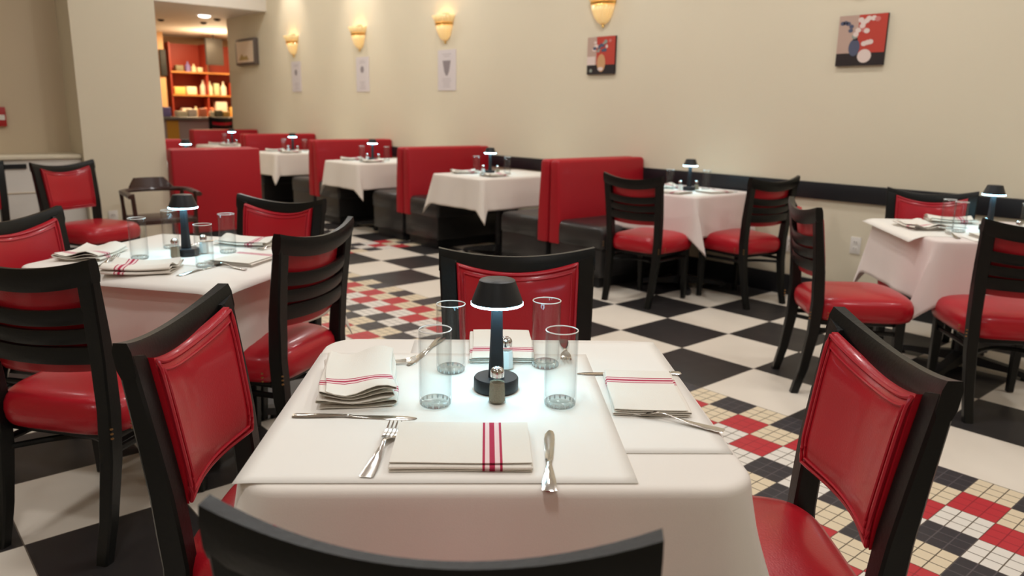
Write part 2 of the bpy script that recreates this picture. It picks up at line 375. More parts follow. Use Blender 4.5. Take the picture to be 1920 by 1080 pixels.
# ---------------------------------------------------------------- dining chair
def yprof(z):
    K = ((0, -.262), (.12, -.232), (.30, -.205), (.45, -.200), (.62, -.212), (.89, -.250))
    for (z0, a), (z1, c) in zip(K, K[1:]):
        if z <= z1:
            t = (z - z0) / (z1 - z0); return a + (c - a) * t
    return K[-1][1]
def xprof(z): return .178 + .030 * (z / .89) ** 1.2
SAG, DIP = .034, .034
def make_chair():
    r = empty('dining_chair')
    for sx in (-1, 1):
        b = MB(); secs = []
        for z in (0, .06, .12, .2, .3, .38, .45, .52, .6, .7, .8, .85, .870):
            hx = .0195 + .0035 * min(1, z / .4) + .003 * max(0, min(1, (z - .45) / .2)); hy = .0175 + .0075 * min(1, z / .35) - .010 * max(0, (z - .5) / .4)
            x = sx * xprof(z); y = yprof(z); c = .005
            tp = 0
            hx -= tp; hy -= tp
            pr = [(-hx + c, -hy), (hx - c, -hy), (hx, -hy + c), (hx, hy - c), (hx - c, hy), (-hx + c, hy), (-hx, hy - c), (-hx, -hy + c)]
            secs.append([(x + p, y + q, z - ((hx - sx * p) * .30 if z > .86 else 0)) for p, q in pr])
        b.loft(secs)
        lg = b.build('rear_leg', M_wood, r)
        g = MB(); g.cyl(sx * xprof(0), yprof(0), -.001, .006, .011, n=12); g.build('glide', M_glide, lg)
    for sx in (-1, 1):
        b = MB(); secs = []
        for z in (.004, .02, .2, .36, .40):
            h = .015 + .007 * min(1, z / .36); c = .004; x = sx * (.182 + .004 * z); y = .178 + .01 * (1 - z / .4)
            pr = [(-h + c, -h), (h - c, -h), (h, -h + c), (h, h - c), (h - c, h), (-h + c, h), (-h, h - c), (-h, -h + c)]
            secs.append([(x + p, y + q, z) for p, q in pr])
        b.loft(secs); lg = b.build('front_leg', M_wood, r)
        g = MB(); g.cyl(sx * .182, .188, -.001, .005, .011, n=12); g.build('glide', M_glide, lg)
    def rail(name, z0, z1, th, dip, sag, wfull=True):
        b = MB()
        zc = (z0 + z1) / 2
        def P(u, v, side):
            w = xprof(zc) + (.0268 if name == 'crest_rail' else .018)
            x = (u * 2 - 1) * w; k = 1 - (u * 2 - 1) ** 2
            z = z0 + (z1 - z0) * v - dip * k
            tt = th * (1 - .28 * k) if name == 'crest_rail' else th
            y = yprof(z) - sag * k + (tt / 2) * side
            if v in (0, 1): y -= side * (.005 if name == 'crest_rail' else .003)
            return (x, y, z)
        nv = 4
        b.slab(lambda u, v: P(u, v, 1), lambda u, v: P(u, v, -1), 20, nv)
        return b.build(name, M_wood, r)
    rail('crest_rail', .826, .892, .0335, DIP, SAG)
    rail('slat', .716, .762, .018, .022, SAG)
    rail('slat', .656, .699, .018, .016, SAG)
    rail('lower_rail', .592, .642, .022, .008, SAG)
    # upholstered pad on the front of the back
    W0 = lambda z: xprof(z) - .029
    z0, z1 = .560, .850
    def pp(u, v, front):
        zz = z0 + (z1 - z0) * v
        k = 1 - (u * 2 - 1) ** 2
        z = zz - k * (.006 + .032 * v)
        x = (u * 2 - 1) * (W0(zz) + .004)
        e = (1 - abs(u * 2 - 1) ** 5) * (1 - abs(v * 2 - 1) ** 5)
        y = yprof(zz) + .012 - SAG * k
        if front: y += .013 + .020 * e ** .55
        return (x, y, z)
    b = MB(); b.slab(lambda u, v: pp(u, v, True), lambda u, v: pp(u, v, False), 28, 22)
    pad = b.build('back_pad', M_red, r, sharp=60)
    pb = MB()
    for ins, rr, of in ((.012, .0042, .003), (.055, .0030, .002)):
        pts = []
        n = 18
        iu = ins; iv = ins * 1.3
        lp = [(iu + (1 - 2 * iu) * i / n, iv) for i in range(n)] + [(1 - iu, iv + (1 - 2 * iv) * i / n) for i in range(n)] + \
             [(1 - iu - (1 - 2 * iu) * i / n, 1 - iv) for i in range(n)] + [(iu, 1 - iv - (1 - 2 * iv) * i / n) for i in range(n)]
        lp.append(lp[0])
        for u, v in lp:
            x, y, z = pp(u, v, True); pts.append((x, y + of, z))
        pb.tube(pts, rr, n=6)
    pb.build('piping', M_pipe, pad)
    # seat cushion
    def outline(off, z, flat=0):
        pts = []; n = 48
        for i in range(n):
            a = 2 * PI * i / n; ca, sa = math.cos(a), math.sin(a)
            e = .42
            X = math.copysign(abs(ca) ** e, ca); Y = math.copysign(abs(sa) ** e, sa)
            hw = .216 + .012 * Y + off
            y = .012 + Y * (.222 + off) + (.018 * (1 - X * X) if Y > 0 else 0)
            pts.append((X * hw, y, z + flat))
        return pts
    b = MB()
    b.loft([outline(-.02, .362), outline(-.006, .363), outline(.002, .368), outline(.009, .385), outline(.012, .412), outline(.009, .436), outline(.0, .454), outline(-.016, .467), outline(-.045, .476), outline(-.09, .482), outline(-.15, .485), outline(-.195, .486)])
    seat = b.build('seat', M_red, r, sharp=60)
    nb = MB()
    for sx in (-1, 1):
        for dz in (.380, .394, .408):
            for yy in (-.238, -.158):
                nb.X = Matrix.Translation((sx * .2265, yy, dz)); nb.lathe([(.0001, -.003), (.004, -.002), (.0045, 0), (.004, .002), (.0001, .003)], 8)
    nb.X = Matrix.Identity(4)
    nb.build('nail_heads', M_nail, seat)
    b = MB(); b.box(-.180, .180, -.18, .180, .338, .364, .008); b.build('seat_frame', M_wood, r)
    for sx in (-1, 1):
        b = MB(); b.tube([(sx * .183, -.205, .315), (sx * .178, -.05, .312), (sx * .182, .178, .305)], [.011, .012, .011], 8); b.build('stretcher', M_wood, r)
    b = MB(); b.tube([(-.178 + .356 * t, -.20 + .13 * math.sin(PI * t), .29) for t in [i / 12 for i in range(13)]], .010, 8); b.build('bow_stretcher', M_wood, r)
    return r
def chair(topmid, face_deg, label, group):
    a = math.radians(face_deg); d = (math.cos(a), math.sin(a))
    loc = (topmid[0] + .25 * d[0], topmid[1] + .25 * d[1], 0)
    return inst('chair', make_chair, loc, a - PI / 2, label, 'chair', group)
GF = 'red padded chairs around the foreground table'
GL = 'red padded chairs around the left table'
GR = 'red padded chairs around the right table'
GA = 'red padded chairs at the small table by the booths'
chair((1.922, -3.073), 132.4, 'near black chair back along the bottom edge of the foreground table', GF)
chair((.947, -2.993), 48.4, 'tilted red padded chair at the left side of the foreground table', GF)
chair((1.931, -2.049), 227.5, 'large red padded chair at the right side of the foreground table', GF)
chair((.805, -1.969), -35.4, 'red padded chair facing us behind the lamp of the foreground table', GF)
chair((.10, -3.135), 126, 'black ladder back chair with red seat at the near left of the left table', GL)
chair((.052, -2.236), 211, 'black ladder back chair at the right side of the left table, seen half from behind', GL)
chair((-.845, -1.956), -61, 'red padded chair on the far side of the left table before the plain red panel', GL)
chair((-.833, -3.012), 37, 'red padded chair at the left side of the left table, cut by the photo edge', GL)
chair((-3.702, -2.265), 24, 'red padded chair standing against the tan half wall left of the pillar', 'chairs along the tan half wall')
chair((-3.90, -2.82), 6, 'chair at the extreme left edge of the photo beside the tan half wall', 'chairs along the tan half wall')
chair((-.87, .53), 96, 'black ladder back chair in front of the booth end, near side of the small table', GA)
chair((-.25, 1.25), 170, 'black ladder back chair on the right of the small table by the booths', GA)
chair((.655, -.02), 44, 'black ladder back chair seen edge on at the left of the right table', GR)
chair((1.573, .226), 130, 'black ladder back chair at the right edge of the photo before the right table', GR)
chair((.735, 1.27), -66, 'red padded chair facing us between the right table and the black chair rail', GR)

# ---------------------------------------------------------------- tables and cloths
ZT = .728
def rrect(hx, hy, r, n=10):
    """rounded rectangle as list of (x,y,nx,ny,kind,phi)"""
    out = []
    for cx, cy, st in ((hx - r, hy - r, 0), (-hx + r, hy - r, 1), (-hx + r, -hy + r, 2), (hx - r, -hy + r, 3)):
        for j in range(n + 1):
            phi = j / n * PI / 2; a = st * PI / 2 + phi
            out.append((cx + r * math.cos(a), cy + r * math.sin(a), math.cos(a), math.sin(a), 1, phi))
        # straight run to next corner
        nx, ny = math.cos((st + 1) * PI / 2), math.sin((st + 1) * PI / 2)
        ln = 2 * ((hx if st % 2 == 0 else hy) - r); tx, ty = -ny, nx
        x0, y0 = out[-1][0], out[-1][1]
        m = 14
        for j in range(1, m):
            out.append((x0 + tx * ln * j / m, y0 + ty * ln * j / m, nx, ny, 0, j / m))
    return out
def make_cloth(hx, hy, r, drop, seed, m=M_cloth, ylim=(-9, 9)):
    R = random.Random(seed); ph = [R.uniform(0, 6.28) for _ in range(8)]; am = [R.uniform(.6, 1.3) for _ in range(4)]
    base = rrect(hx, hy, r); n = len(base); secs = []
    # top surface rings (inset)
    c0 = [(0, 0, ZT + .0018)] * n
    for k in (.05, .4, .8, .97): secs.append([(p[0] * k, p[1] * k, ZT + .0018) for p in base])
    for q_, dz in ((-.004, .0018), (.003, .0010), (.0085, -.002), (.012, -.0065), (.0135, -.012)): secs.append([(p[0] + p[2] * q_, p[1] + p[3] * q_, ZT + dz) for p in base])
    NR = 16
    ci = 0
    per = []
    q = 0
    for i, p in enumerate(base):
        if p[4] == 1:
            phi = p[5]; D = min((drop + r) / max(math.cos(phi), 1e-3), (drop + r) / max(math.sin(phi), 1e-3)) - r
            quad = int(((math.atan2(p[3], p[2]) + 2 * PI) % (2 * PI) - 1e-6) // (PI / 2)) % 4
            t = abs(phi - PI / 4) / (PI / 4)
            bump = (max(0, 1 - t) ** 1.3)
            side = 0
        else:
            D = drop; bump = 0; t = p[5]; side = math.sin(PI * t) ** .5; quad = 0
        per.append((D, bump, side, quad, p))
    for k in range(1, NR + 1):
        s = k / NR; ring = []
        for i, (D, bump, side, quad, p) in enumerate(per):
            d = D * s
            out = .0135 + .030 * s
            a = am[quad]
            fold = bump * .20 * a * d
            ang = i / n * 2 * PI
            wav = .008 * s * math.sin(ang * 9 + ph[0]) + .005 * s * math.sin(ang * 19 + ph[1])
            wav *= (1 if side else .4)
            # next to the corner pleat the sheet is drawn inward a little
            off = out + fold + wav
            # sideways lean of the pleat
            tx, ty = -p[3], p[2]
            lean = bump * d * .22 * math.sin(ph[2] + quad * 1.9)
            z = ZT - .012 - math.sqrt(max(d * d - (fold * .8) ** 2, 0))
            ring.append((p[0] + p[2] * off + tx * lean, max(ylim[0], min(ylim[1], p[1] + p[3] * off + ty * lean)), z))
        secs.append(ring)
    b = MB(); b.loft(secs, cap=False)
    vs0 = len(b.v); b.add([(0, 0, ZT + .0018)] + secs[0], [(0, 1 + j, 1 + (j + 1) % n) for j in range(n)])
    return b.build('tablecloth', m, None, sharp=50, solid=.0011)
def make_table(hx, hy, rc=.02):
    r = empty('dining_table')
    b = MB(); ol = rrect(hx - .004, hy - .004, max(rc - .004, .012))
    b.loft([[(p[0], p[1], z) for p in ol] for z in (ZT - .030, ZT)]); b.build('tabletop', M_top, r)
    b = MB(); b.cyl(0, 0, .05, ZT - .03, .038, .038, 20); b.cyl(0, 0, .03, .08, .075, .045, 20)
    b.box(-.14, .14, -.14, .14, ZT - .05, ZT - .03, .004); b.build('column', M_cast, r)
    for k in range(4):
        b = MB(); b.X = Matrix.Rotation(k * PI / 2 + PI / 4, 4, 'Z')
        secs = []
        for x, w, z0, z1 in ((.02, .032, .03, .085), (.12, .03, .028, .07), (.25, .028, .026, .055), (.315, .03, .016, .045), (.335, .022, .012, .036)):
            secs.append([(x, -w, z0), (x, w, z0), (x, w * .8, z1), (x, -w * .8, z1)])
        b.loft(secs); b.cyl(.305, 0, 0, .02, .02, .016, 12)
        b.build('foot', M_cast, r)
    return r
def paper(cx, cy, hx, hy, rot, tbl, z, label, group):
    """tbl = (X, Y, angle, thx, thy): a sheet that droops past the table edge"""
    X, Y, A, tx, ty = tbl
    b = MB(); ca, sa = math.cos(rot), math.sin(rot)
    def P(u, v):
        lx, ly = (u * 2 - 1) * hx, (v * 2 - 1) * hy
        x = cx + lx * ca - ly * sa; y = cy + lx * sa + ly * ca
        ox = max(0, abs(x) - tx + .004); oy = max(0, abs(y) - ty + .004)
        d = math.hypot(ox, oy)
        zz = ZT + .003 + z - d * d * 3.2 - d * .10
        return (x, y, zz)
    b.grid(P, 24, 24)
    o = b.build('paper_table_cover', M_paper, None, sharp=60, solid=.0005)
    o.location = (X, Y, 0); o.rotation_euler = (0, 0, A)
    tag(o, label, 'paper', group); return o
ZI = ZT + .0046   # where things stand

class TB:
    def __init__(s, name, X, Y, deg, hx, hy, r, drop, seed, label_t, label_c, cloth=M_cloth, gt='square dining tables under white cloths', gc='white tablecloths', ylim=(-9, 9)):
        s.X, s.Y, s.A, s.hx, s.hy, s.name = X, Y, math.radians(deg), hx, hy, name
        key = ('table', hx, hy, r)
        inst(key, lambda: make_table(hx, hy, r), (X, Y, 0), s.A, label_t, 'table', gt)
        o = make_cloth(hx, hy, r, drop, seed, cloth, ylim); o.location = (X, Y, 0); o.rotation_euler = (0, 0, s.A)
        tag(o, label_c, 'tablecloth', gc)
        s.t = (X, Y, s.A, hx, hy)
    def at(s, x, y, z=ZI):
        ca, sa = math.cos(s.A), math.sin(s.A)
        return (s.X + x * ca - y * sa, s.Y + x * sa + y * ca, z)

# ---------------------------------------------------------------- table-top things
def make_lamp():
    r = empty('table_lamp')
    b = MB(); b.lathe([(.0001, 0), (.043, 0), (.0455, .003), (.0455, .025), (.0435, .028), (.0001, .0285)], 40); b.build('base', M_lamp, r)
    b = MB()
    secs = []
    for z, w, d in ((.027, .0160, .012), (.06, .0145, .011), (.12, .0122, .010), (.188, .0110, .0095)):
        c = .003
        secs.append([(-w + c, -d, z), (w - c, -d, z), (w, -d + c, z), (w, d - c, z), (w - c, d, z), (-w + c, d, z), (-w, d - c, z), (-w, -d + c, z)])
    b.loft(secs); b.build('stem', M_lamp, r)
    b = MB(); b.lathe([(.0001, .2300), (.0335, .2300), (.0358, .2285), (.0372, .224), (.0512, .1865), (.0518, .1835), (.0500, .1835), (.0350, .221), (.0001, .222)], 48)
    sh = b.build('shade', M_lamp, r)
    b = MB(); b.lathe([(.0120, .1820), (.0490, .1812), (.0512, .1792), (.0525, .1800), (.0524, .1838), (.0500, .1850), (.0120, .1850)], 48); b.build('led_diffuser', M_led, sh)
    return r
def make_glass():
    b = MB(); H = .152; R = .0315
    b.lathe([(.0001, .0002), (R - .004, .0002), (R - .0012, .003), (R, .010), (R, H - .001), (R - .0006, H), (R - .0016, H), (R - .0020, H - .001), (R - .0022, .02), (R - .005, .013), (.0001, .0115)], 40)
    o = b.build('tumbler_glass', M_glass, None, sharp=55)
    g = MB(); g.lathe([(.0001, .001), (R - .0045, .001), (R - .002, .0035), (R - .0018, .009), (R - .005, .0115), (.0001, .0105)], 40)
    g.mi = 1
    for k in range(16):
        a = k / 16 * 2 * PI
        g.X = Matrix.Translation((math.cos(a) * (R - .0035), math.sin(a) * (R - .0035), .006)); g.lathe([(.0001, -.004), (.0014, -.003), (.0018, 0), (.0014, .003), (.0001, .004)], 6)
    g.X = Matrix.Identity(4)
    g.build('thick_base', [M_glass_base, M_sparkle], o, sharp=50)
    q = MB(); q.lathe([(R + .0004 * math.cos(t) - .0010 + .0009 * math.cos(t), H - .0010 + .0013 * math.sin(t)) for t in [i / 8 * 2 * PI for i in range(9)]], 40)
    q.build('rim', M_rim, o, sharp=80)
    return o
def make_shaker(fill):
    r = empty('pepper_shaker' if fill is M_pepper else 'salt_shaker')
    def octo(R, z): return [(R * math.cos(PI / 8 + k * PI / 4), R * math.sin(PI / 8 + k * PI / 4), z) for k in range(8)]
    b = MB(); b.loft([octo(.0165, 0), octo(.0190, .003), octo(.0180, .030), octo(.0165, .046), octo(.0135, .052), octo(.0130, .056)]); b.build('glass_body', M_glass, r, sharp=30)
    b = MB(); b.loft([octo(.0150, .003), octo(.0168, .006), octo(.0160, .030), octo(.0150, .042)]); b.build('filling', fill, r, sharp=30)
    b = MB(); b.lathe([(.0120, .053), (.0134, .0536), (.0136, .063), (.0125, .0675), (.0095, .0712), (.006, .0732), (.0001, .0742)], 24); cap = b.build('cap', M_cap, r)
    h = MB()
    for k in range(6):
        a = k * PI / 3; h.cyl(math.cos(a) * .006, math.sin(a) * .006,   .0728, .0736, .0009, n=6)
    h.build('holes', M_dark, cap)
    return r
def make_napkin(messy, L=.226, Wd=.168, nl=4, seed=1):
    def mk():
        R = random.Random(seed); ph = [R.uniform(0, 6.3) for _ in range(6)]
        b = MB(); th = .0013; gap = .0036 if not messy else .0052; nx = 26
        # serpentine centre line in (y,z)
        path = []
        hw = Wd / 2
        for k in range(nl):
            z = th + k * gap; seq = [-1, -.8, -.5, -.2, .1, .4, .7, .93]
            if k % 2: seq = [-q for q in seq]
            ins = .004 * k * (0.4 if not messy else 1)
            for q in seq: path.append((q * (hw - gap / 2 - ins * .3), z, k))
            if k < nl - 1:
                e = (1 if k % 2 == 0 else -1)
                for a in (-60, -20, 20, 60):
                    ar = math.radians(a); path.append((e * (hw - gap / 2 - ins * .3 + math.cos(ar) * gap / 2), z + gap / 2 + math.sin(ar) * gap / 2, k + .5))
        n = len(path)
        nrm = []
        for i in range(n):
            y0, z0, _ = path[max(i - 1, 0)]; y1, z1, _ = path[min(i + 1, n - 1)]
            l = math.hypot(y1 - y0, z1 - z0) or 1; nrm.append((-(z1 - z0) / l, (y1 - y0) / l))
        secs = []
        for i in range(nx + 1):
            u = i / nx; sec = []
            for sgn in (1, -1):
                rng = range(n) if sgn == 1 else range(n - 1, -1, -1)
                for j in rng:
                    y, z, k = path[j]; ny, nz = nrm[j]
                    fr = k / max(nl - 1, 1)
                    x = (u - .5) * L
                    x += (u - .5) * (.010 * math.sin(k * 2.3 + ph[0]) if messy else .004 * math.sin(k * 2.1)) * (1 if u > .5 else .4)
                    amp = (.0062 if messy else .0014) * (fr + .15 * (messy))
                    endf = (abs(u - .5) * 2) ** 1.5 if messy else .5
                    dz = amp * (1 + math.sin(y * (46 if messy else 20) + ph[1] + k * .35)) * (.35 + endf)
                    dy = (.004 if messy else .0015) * math.sin(u * 5 + k + ph[2])
                    sec.append((x, y + ny * th * .5 * sgn + dy, max(.0004, z + nz * th * .5 * sgn + dz)))
            secs.append(sec)
        b.loft(secs)
        return b.build('napkin', M_napkin, None, sharp=60)
    return mk
def make_fork():
    b = MB(); secs = []
    # handle, neck and root of the tines
    for y, w, z, t in ((0, .0095, .0010, .0011), (.003, .0112, .0010, .0012), (.03, .0110, .0012, .0013), (.06, .0085, .0030, .0015), (.085, .0055, .0062, .0018), (.105, .0034, .0100, .0021), (.120, .0036, .0110, .0020), (.130, .0075, .0086, .0015), (.138, .0115, .0058, .0012), (.148, .0125, .0040, .0011), (.154, .0125, .0032, .0010)):
        secs.append([(-w, y, z + t * .5), (-w * .6, y, z + t), (w * .6, y, z + t), (w, y, z + t * .5), (w * .6, y, z), (-w * .6, y, z)])
    b.loft(secs)
    for k in range(4):
        x0 = -.0107 + k * .0071; ss = []
        for y, z, w in ((.152, .0032, .0022), (.165, .0030, .0019), (.180, .0052, .0017), (.193, .0090, .0013), (.199, .0112, .0006)):
            ss.append([(x0 - w, y, z), (x0 + w, y, z), (x0 + w, y, z + .0014), (x0 - w, y, z + .0014)])
        b.loft(ss)
    return b.build('fork', M_chrome, None, sharp=40)
def make_knife():
    b = MB(); secs = []
    for y, xl, xr, t in ((0, .0080, .0080, .0016), (.004, .0112, .0112, .0024), (.03, .0108, .0108, .0030), (.06, .0080, .0080, .0040), (.088, .0048, .0048, .0046), (.100, .0050, .0050, .0046), (.106, .0060, .0062, .0040), (.112, .0058, .0070, .0022), (.15, .0072, .0092, .0014), (.19, .0076, .0108, .0012), (.212, .0060, .0108, .0011), (.226, .0010, .0085, .0008), (.230, -.003, .004, .0006)):
        secs.append([(-xl, y, t * .45), (-xl * .5, y, t), (xr * .5, y, t), (xr, y, t * .45), (xr * .5, y, 0), (-xl * .5, y, 0)])
    b.loft(secs)
    m = MB(); m.mi = 0
    return b.build('knife', M_chrome, None, sharp=40)

def lamp(tb, x, y, label, rz=None): return inst('lamp', make_lamp, tb.at(x, y), tb.A if rz is None else rz, label, 'lamp', 'cordless table lamps')
def glass(tb, x, y, label): return inst('glass', make_glass, tb.at(x, y), 0, label, 'glass', 'tumblers on the ' + tb.name)
def pepper(tb, x, y, label): return inst('pepper', lambda: make_shaker(M_pepper), tb.at(x, y), tb.A, label, 'shaker', 'pepper shakers on the tables')
def salt(tb, x, y, label): return inst('salt', lambda: make_shaker(M_salt), tb.at(x, y), tb.A, label, 'shaker', 'salt shakers on the tables')
def napkin(tb, x, y, deg, label, messy=0, seed=1, wd=.168, nl=4, L=.226): return inst(('nap', messy, seed, wd), make_napkin(messy, Wd=wd, seed=seed, nl=nl, L=L), tb.at(x, y), tb.A + math.radians(deg), label, 'napkin', 'folded napkins on the ' + tb.name)
def cutlery(kind, tb, x0, y0, x1, y1, label, z=ZI, tilt=0.0):
    """handle end (x0,y0) -> tip (x1,y1)"""
    p0 = tb.at(x0, y0, z); p1 = tb.at(x1, y1, z)
    a = math.atan2(p1[1] - p0[1], p1[0] - p0[0]) - PI / 2
    o = inst(kind, make_fork if kind == 'fork' else make_knife, p0, a, label, kind, kind + ('s' if kind == 'fork' else '').replace('knifes', 'knives') + ' laid on the tables')
    if tilt: o.rotation_euler = (tilt, 0, a)
    return o

# ---- foreground table
FG = TB('foreground table', 1.382, -2.532, 50.9, .396, .385, .065, .265, 3,
        'black pedestal table hidden under the foreground white cloth', 'white tablecloth on the foreground table, its front drop filling the bottom of the photo')
# everything below is given in the old measuring frame, shifted to the table centre
ox, oy = -.003, .062
def F(x, y): return (x + ox, y + oy)
paper(.105 + ox, -.01 + oy, .297, .322, 0, FG.t, .0002, 'right hand white paper sheet under the foreground table setting', 'paper sheets on the foreground table')
paper(-.090 + ox, -.118 + oy, .310, .322, 0, FG.t, .0009, 'left hand white paper sheet on top of the foreground tablecloth', 'paper sheets on the foreground table')
lamp(FG, *F(.005, -.033), 'black cordless lamp glowing white in the middle of the foreground table', FG.A)
glass(FG, *F(-.113, -.118), 'empty clear tumbler at the near left of the foreground lamp')
glass(FG, *F(.128, -.118), 'empty clear tumbler at the near right of the foreground lamp')
glass(FG, *F(-.092, .078), 'empty clear tumbler at the far left of the foreground lamp')
glass(FG, *F(.117, .115), 'empty clear tumbler at the far right of the foreground lamp')
pepper(FG, *F(.006, -.106), 'glass pepper shaker standing in front of the foreground lamp')
salt(FG, *F(.028, .094), 'glass salt shaker standing behind the foreground lamp')
napkin(FG, *F(-.055, -.322), 0, 'white napkin with red stripes lying flat at the near edge of the foreground table', 0, 1)
napkin(FG, *F(-.276, -.018), -82, 'rumpled layered napkin with red stripes at the left of the foreground table', 1, 12, wd=.150, nl=6, L=.245)
napkin(FG, *F(.305, -.062), 86, 'white napkin with red stripes at the right of the foreground table', 0, 3, wd=.146)
napkin(FG, *F(.02, .243), -90, 'white napkin with red stripes on the far side of the foreground table', 0, 4, wd=.150)
cutlery('knife', FG, *F(.080, -.470), *F(.096, -.240), 'steel knife right of the flat napkin at the near edge of the foreground table')
cutlery('fork', FG, *F(-.200, -.425), *F(-.172, -.190), 'steel fork left of the flat napkin at the near edge of the foreground table')
cutlery('knife', FG, *F(-.372, -.178), *F(-.143, -.186), 'steel knife lying below the rumpled napkin at the left of the foreground table')
cutlery('fork', FG, *F(.412, -.245), *F(.222, -.133), 'steel fork below the right napkin with its handle past the foreground table edge')
cutlery('knife', FG, *F(.412, .072), *F(.183, .060), 'steel knife partly under the far edge of the right napkin', z=ZI)
cutlery('fork', FG, *F(-.368, .100), *F(-.220, .128), 'steel fork lying beyond the rumpled napkin on the left', z=ZI)
cutlery('fork', FG, *F(.178, .320), *F(.166, .130), 'steel fork on the far side right of the foreground lamp')
cutlery('knife', FG, *F(-.125, .330), *F(-.185, .110), 'steel knife on the far side left of the foreground lamp')

# ---- left table
LT = TB('left table', -.53, -2.50, 35.0, .385, .385, .05, .265, 11,
        'black pedestal table under the white cloth left of the foreground', 'white tablecloth on the left table between the four chairs')
paper(.135, -.13, .335, .33, .0, LT.t, .0002, 'paper sheet whose tip sticks out at the near right corner of the left table', 'paper sheets on the left table')
paper(-.10, .08, .32, .30, .05, LT.t, .0009, 'paper sheet at the far left of the left table', 'paper sheets on the left table')
lamp(LT, .035, -.035, 'black cordless lamp glowing on the left table')
glass(LT, -.075, -.155, 'clear tumbler left of the lamp on the left table')
glass(LT, -.115, .075, 'clear tumbler right behind the lamp of the left table')
glass(LT, .235, -.205, 'clear tumbler at the near right of the lamp on the left table')
glass(LT, .150, .060, 'tallest looking clear tumbler at the far right of the left table lamp')
pepper(LT, .035, -.100, 'glass pepper shaker in front of the lamp on the left table')
salt(LT, .075, .015, 'glass salt shaker right of the lamp on the left table')
napkin(LT, .075, -.325, 202, 'rumpled napkin at the near edge of the left table', 1, 5)
napkin(LT, -.285, -.155, -75, 'bunched striped napkin at the left end of the left table', 1, 6)
napkin(LT, .305, -.045, 90, 'flat white napkin at the right end of the left table', 0, 1)
napkin(LT, .11, .265, 0, 'white napkin on the far side of the left table', 1, 2)
cutlery('knife', LT, .245, -.365, .262, -.190 + .03, 'steel knife at the near edge of the left table')
cutlery('fork', LT, .395, -.205, .200, -.150, 'steel fork at the right end of the left table')
cutlery('fork', LT, -.095, -.340, -.168, -.165, 'steel fork beside the bunched napkin on the left table')
cutlery('fork', LT, .275, .300, .225, .110, 'steel fork on the far side of the left table')
cutlery('knife', LT, -.06, .30, -.10, .13, 'steel knife on the far side of the left table')

# ---- right table
RT = TB('right table', 1.12, .93, -45.0, .385, .385, .04, .29, 23,
        'black pedestal table under the cloth at the right edge of the photo', 'off white tablecloth with a long hanging corner on the right table', cloth=M_cloth_pink)
paper(-.06, -.12, .335, .335, -.03, RT.t, .0002, 'paper sheet reaching the left corner of the right table', 'paper sheets on the right table')
paper(.08, .08, .31, .30, 0, RT.t, .0009, 'paper sheet on the far right part of the right table', 'paper sheets on the right table')
lamp(RT, .0, .040, 'black cordless lamp glowing on the right table')
glass(RT, -.01, -.165, 'clear tumbler left of the lamp on the right table, the farther of the near pair')
glass(RT, .105, -.160, 'clear tumbler on the right table, the nearer of the pair left of the lamp')
glass(RT, .11, .16, 'clear tumbler right of the lamp on the right table')
glass(RT, .235, .13, 'clear tumbler at the right edge of the photo on the right table')
pepper(RT, .10, -.035, 'glass pepper shaker beside the lamp on the right table')
salt(RT, .17, .09, 'glass salt shaker between the right hand tumblers of the right table')
napkin(RT, -.02, -.30, 5, 'rumpled napkin along the left edge of the right table', 1, 5)
napkin(RT, -.285, -.02, 80, 'napkin on the far left side of the right table', 1, 6)
napkin(RT, .295, -.05, 90, 'napkin on the near right side of the right table', 0, 1)
cutlery('fork', RT, .330, -.265, .150, -.235, 'steel fork near the front corner of the right table')
cutlery('knife', RT, -.21, -.20, -.10, -.09 + .0, 'steel knife behind the rumpled napkin on the right table')

# ---- small table next to the first booth
AT = TB('small table by the booths', -1.0, 1.315, 0, .33, .345, .03, .27, 31,
        'small black pedestal table under a cloth between the first booth bench and the wall outlet', 'off white tablecloth on the small table at the end of the booth row', cloth=M_cloth_pink, ylim=(-9, .375))
paper(.02, -.04, .30, .30, .04, AT.t, .0002, 'paper sheet on the small table at the end of the booth row', 'paper sheets on the wall side tables')
lamp(AT, .015, .0, 'black cordless lamp glowing on the small table at the end of the booth row')
glass(AT, -.09, -.10, 'clear tumbler left of the lamp on the small table by the booths')
glass(AT, .10, .09, 'clear tumbler right of the lamp on the small table by the booths')
salt(AT, -.015, -.07, 'salt shaker left of the lamp on the small table by the booths')
pepper(AT, .045, .05, 'pepper shaker right of the lamp on the small table by the booths')
napkin(AT, -.20, -.02, 90, 'folded napkin at the booth side of the small table', 1, 2)
napkin(AT, .21, .04, 80, 'folded napkin at the wall outlet side of the small table', 0, 3)
napkin(AT, .06, -.25, 0, 'folded napkin at the near edge of the small table by the booths', 0, 4)
cutlery('fork', AT, .30, .20, .12, .18, 'fork at the right end of the small table by the booths')

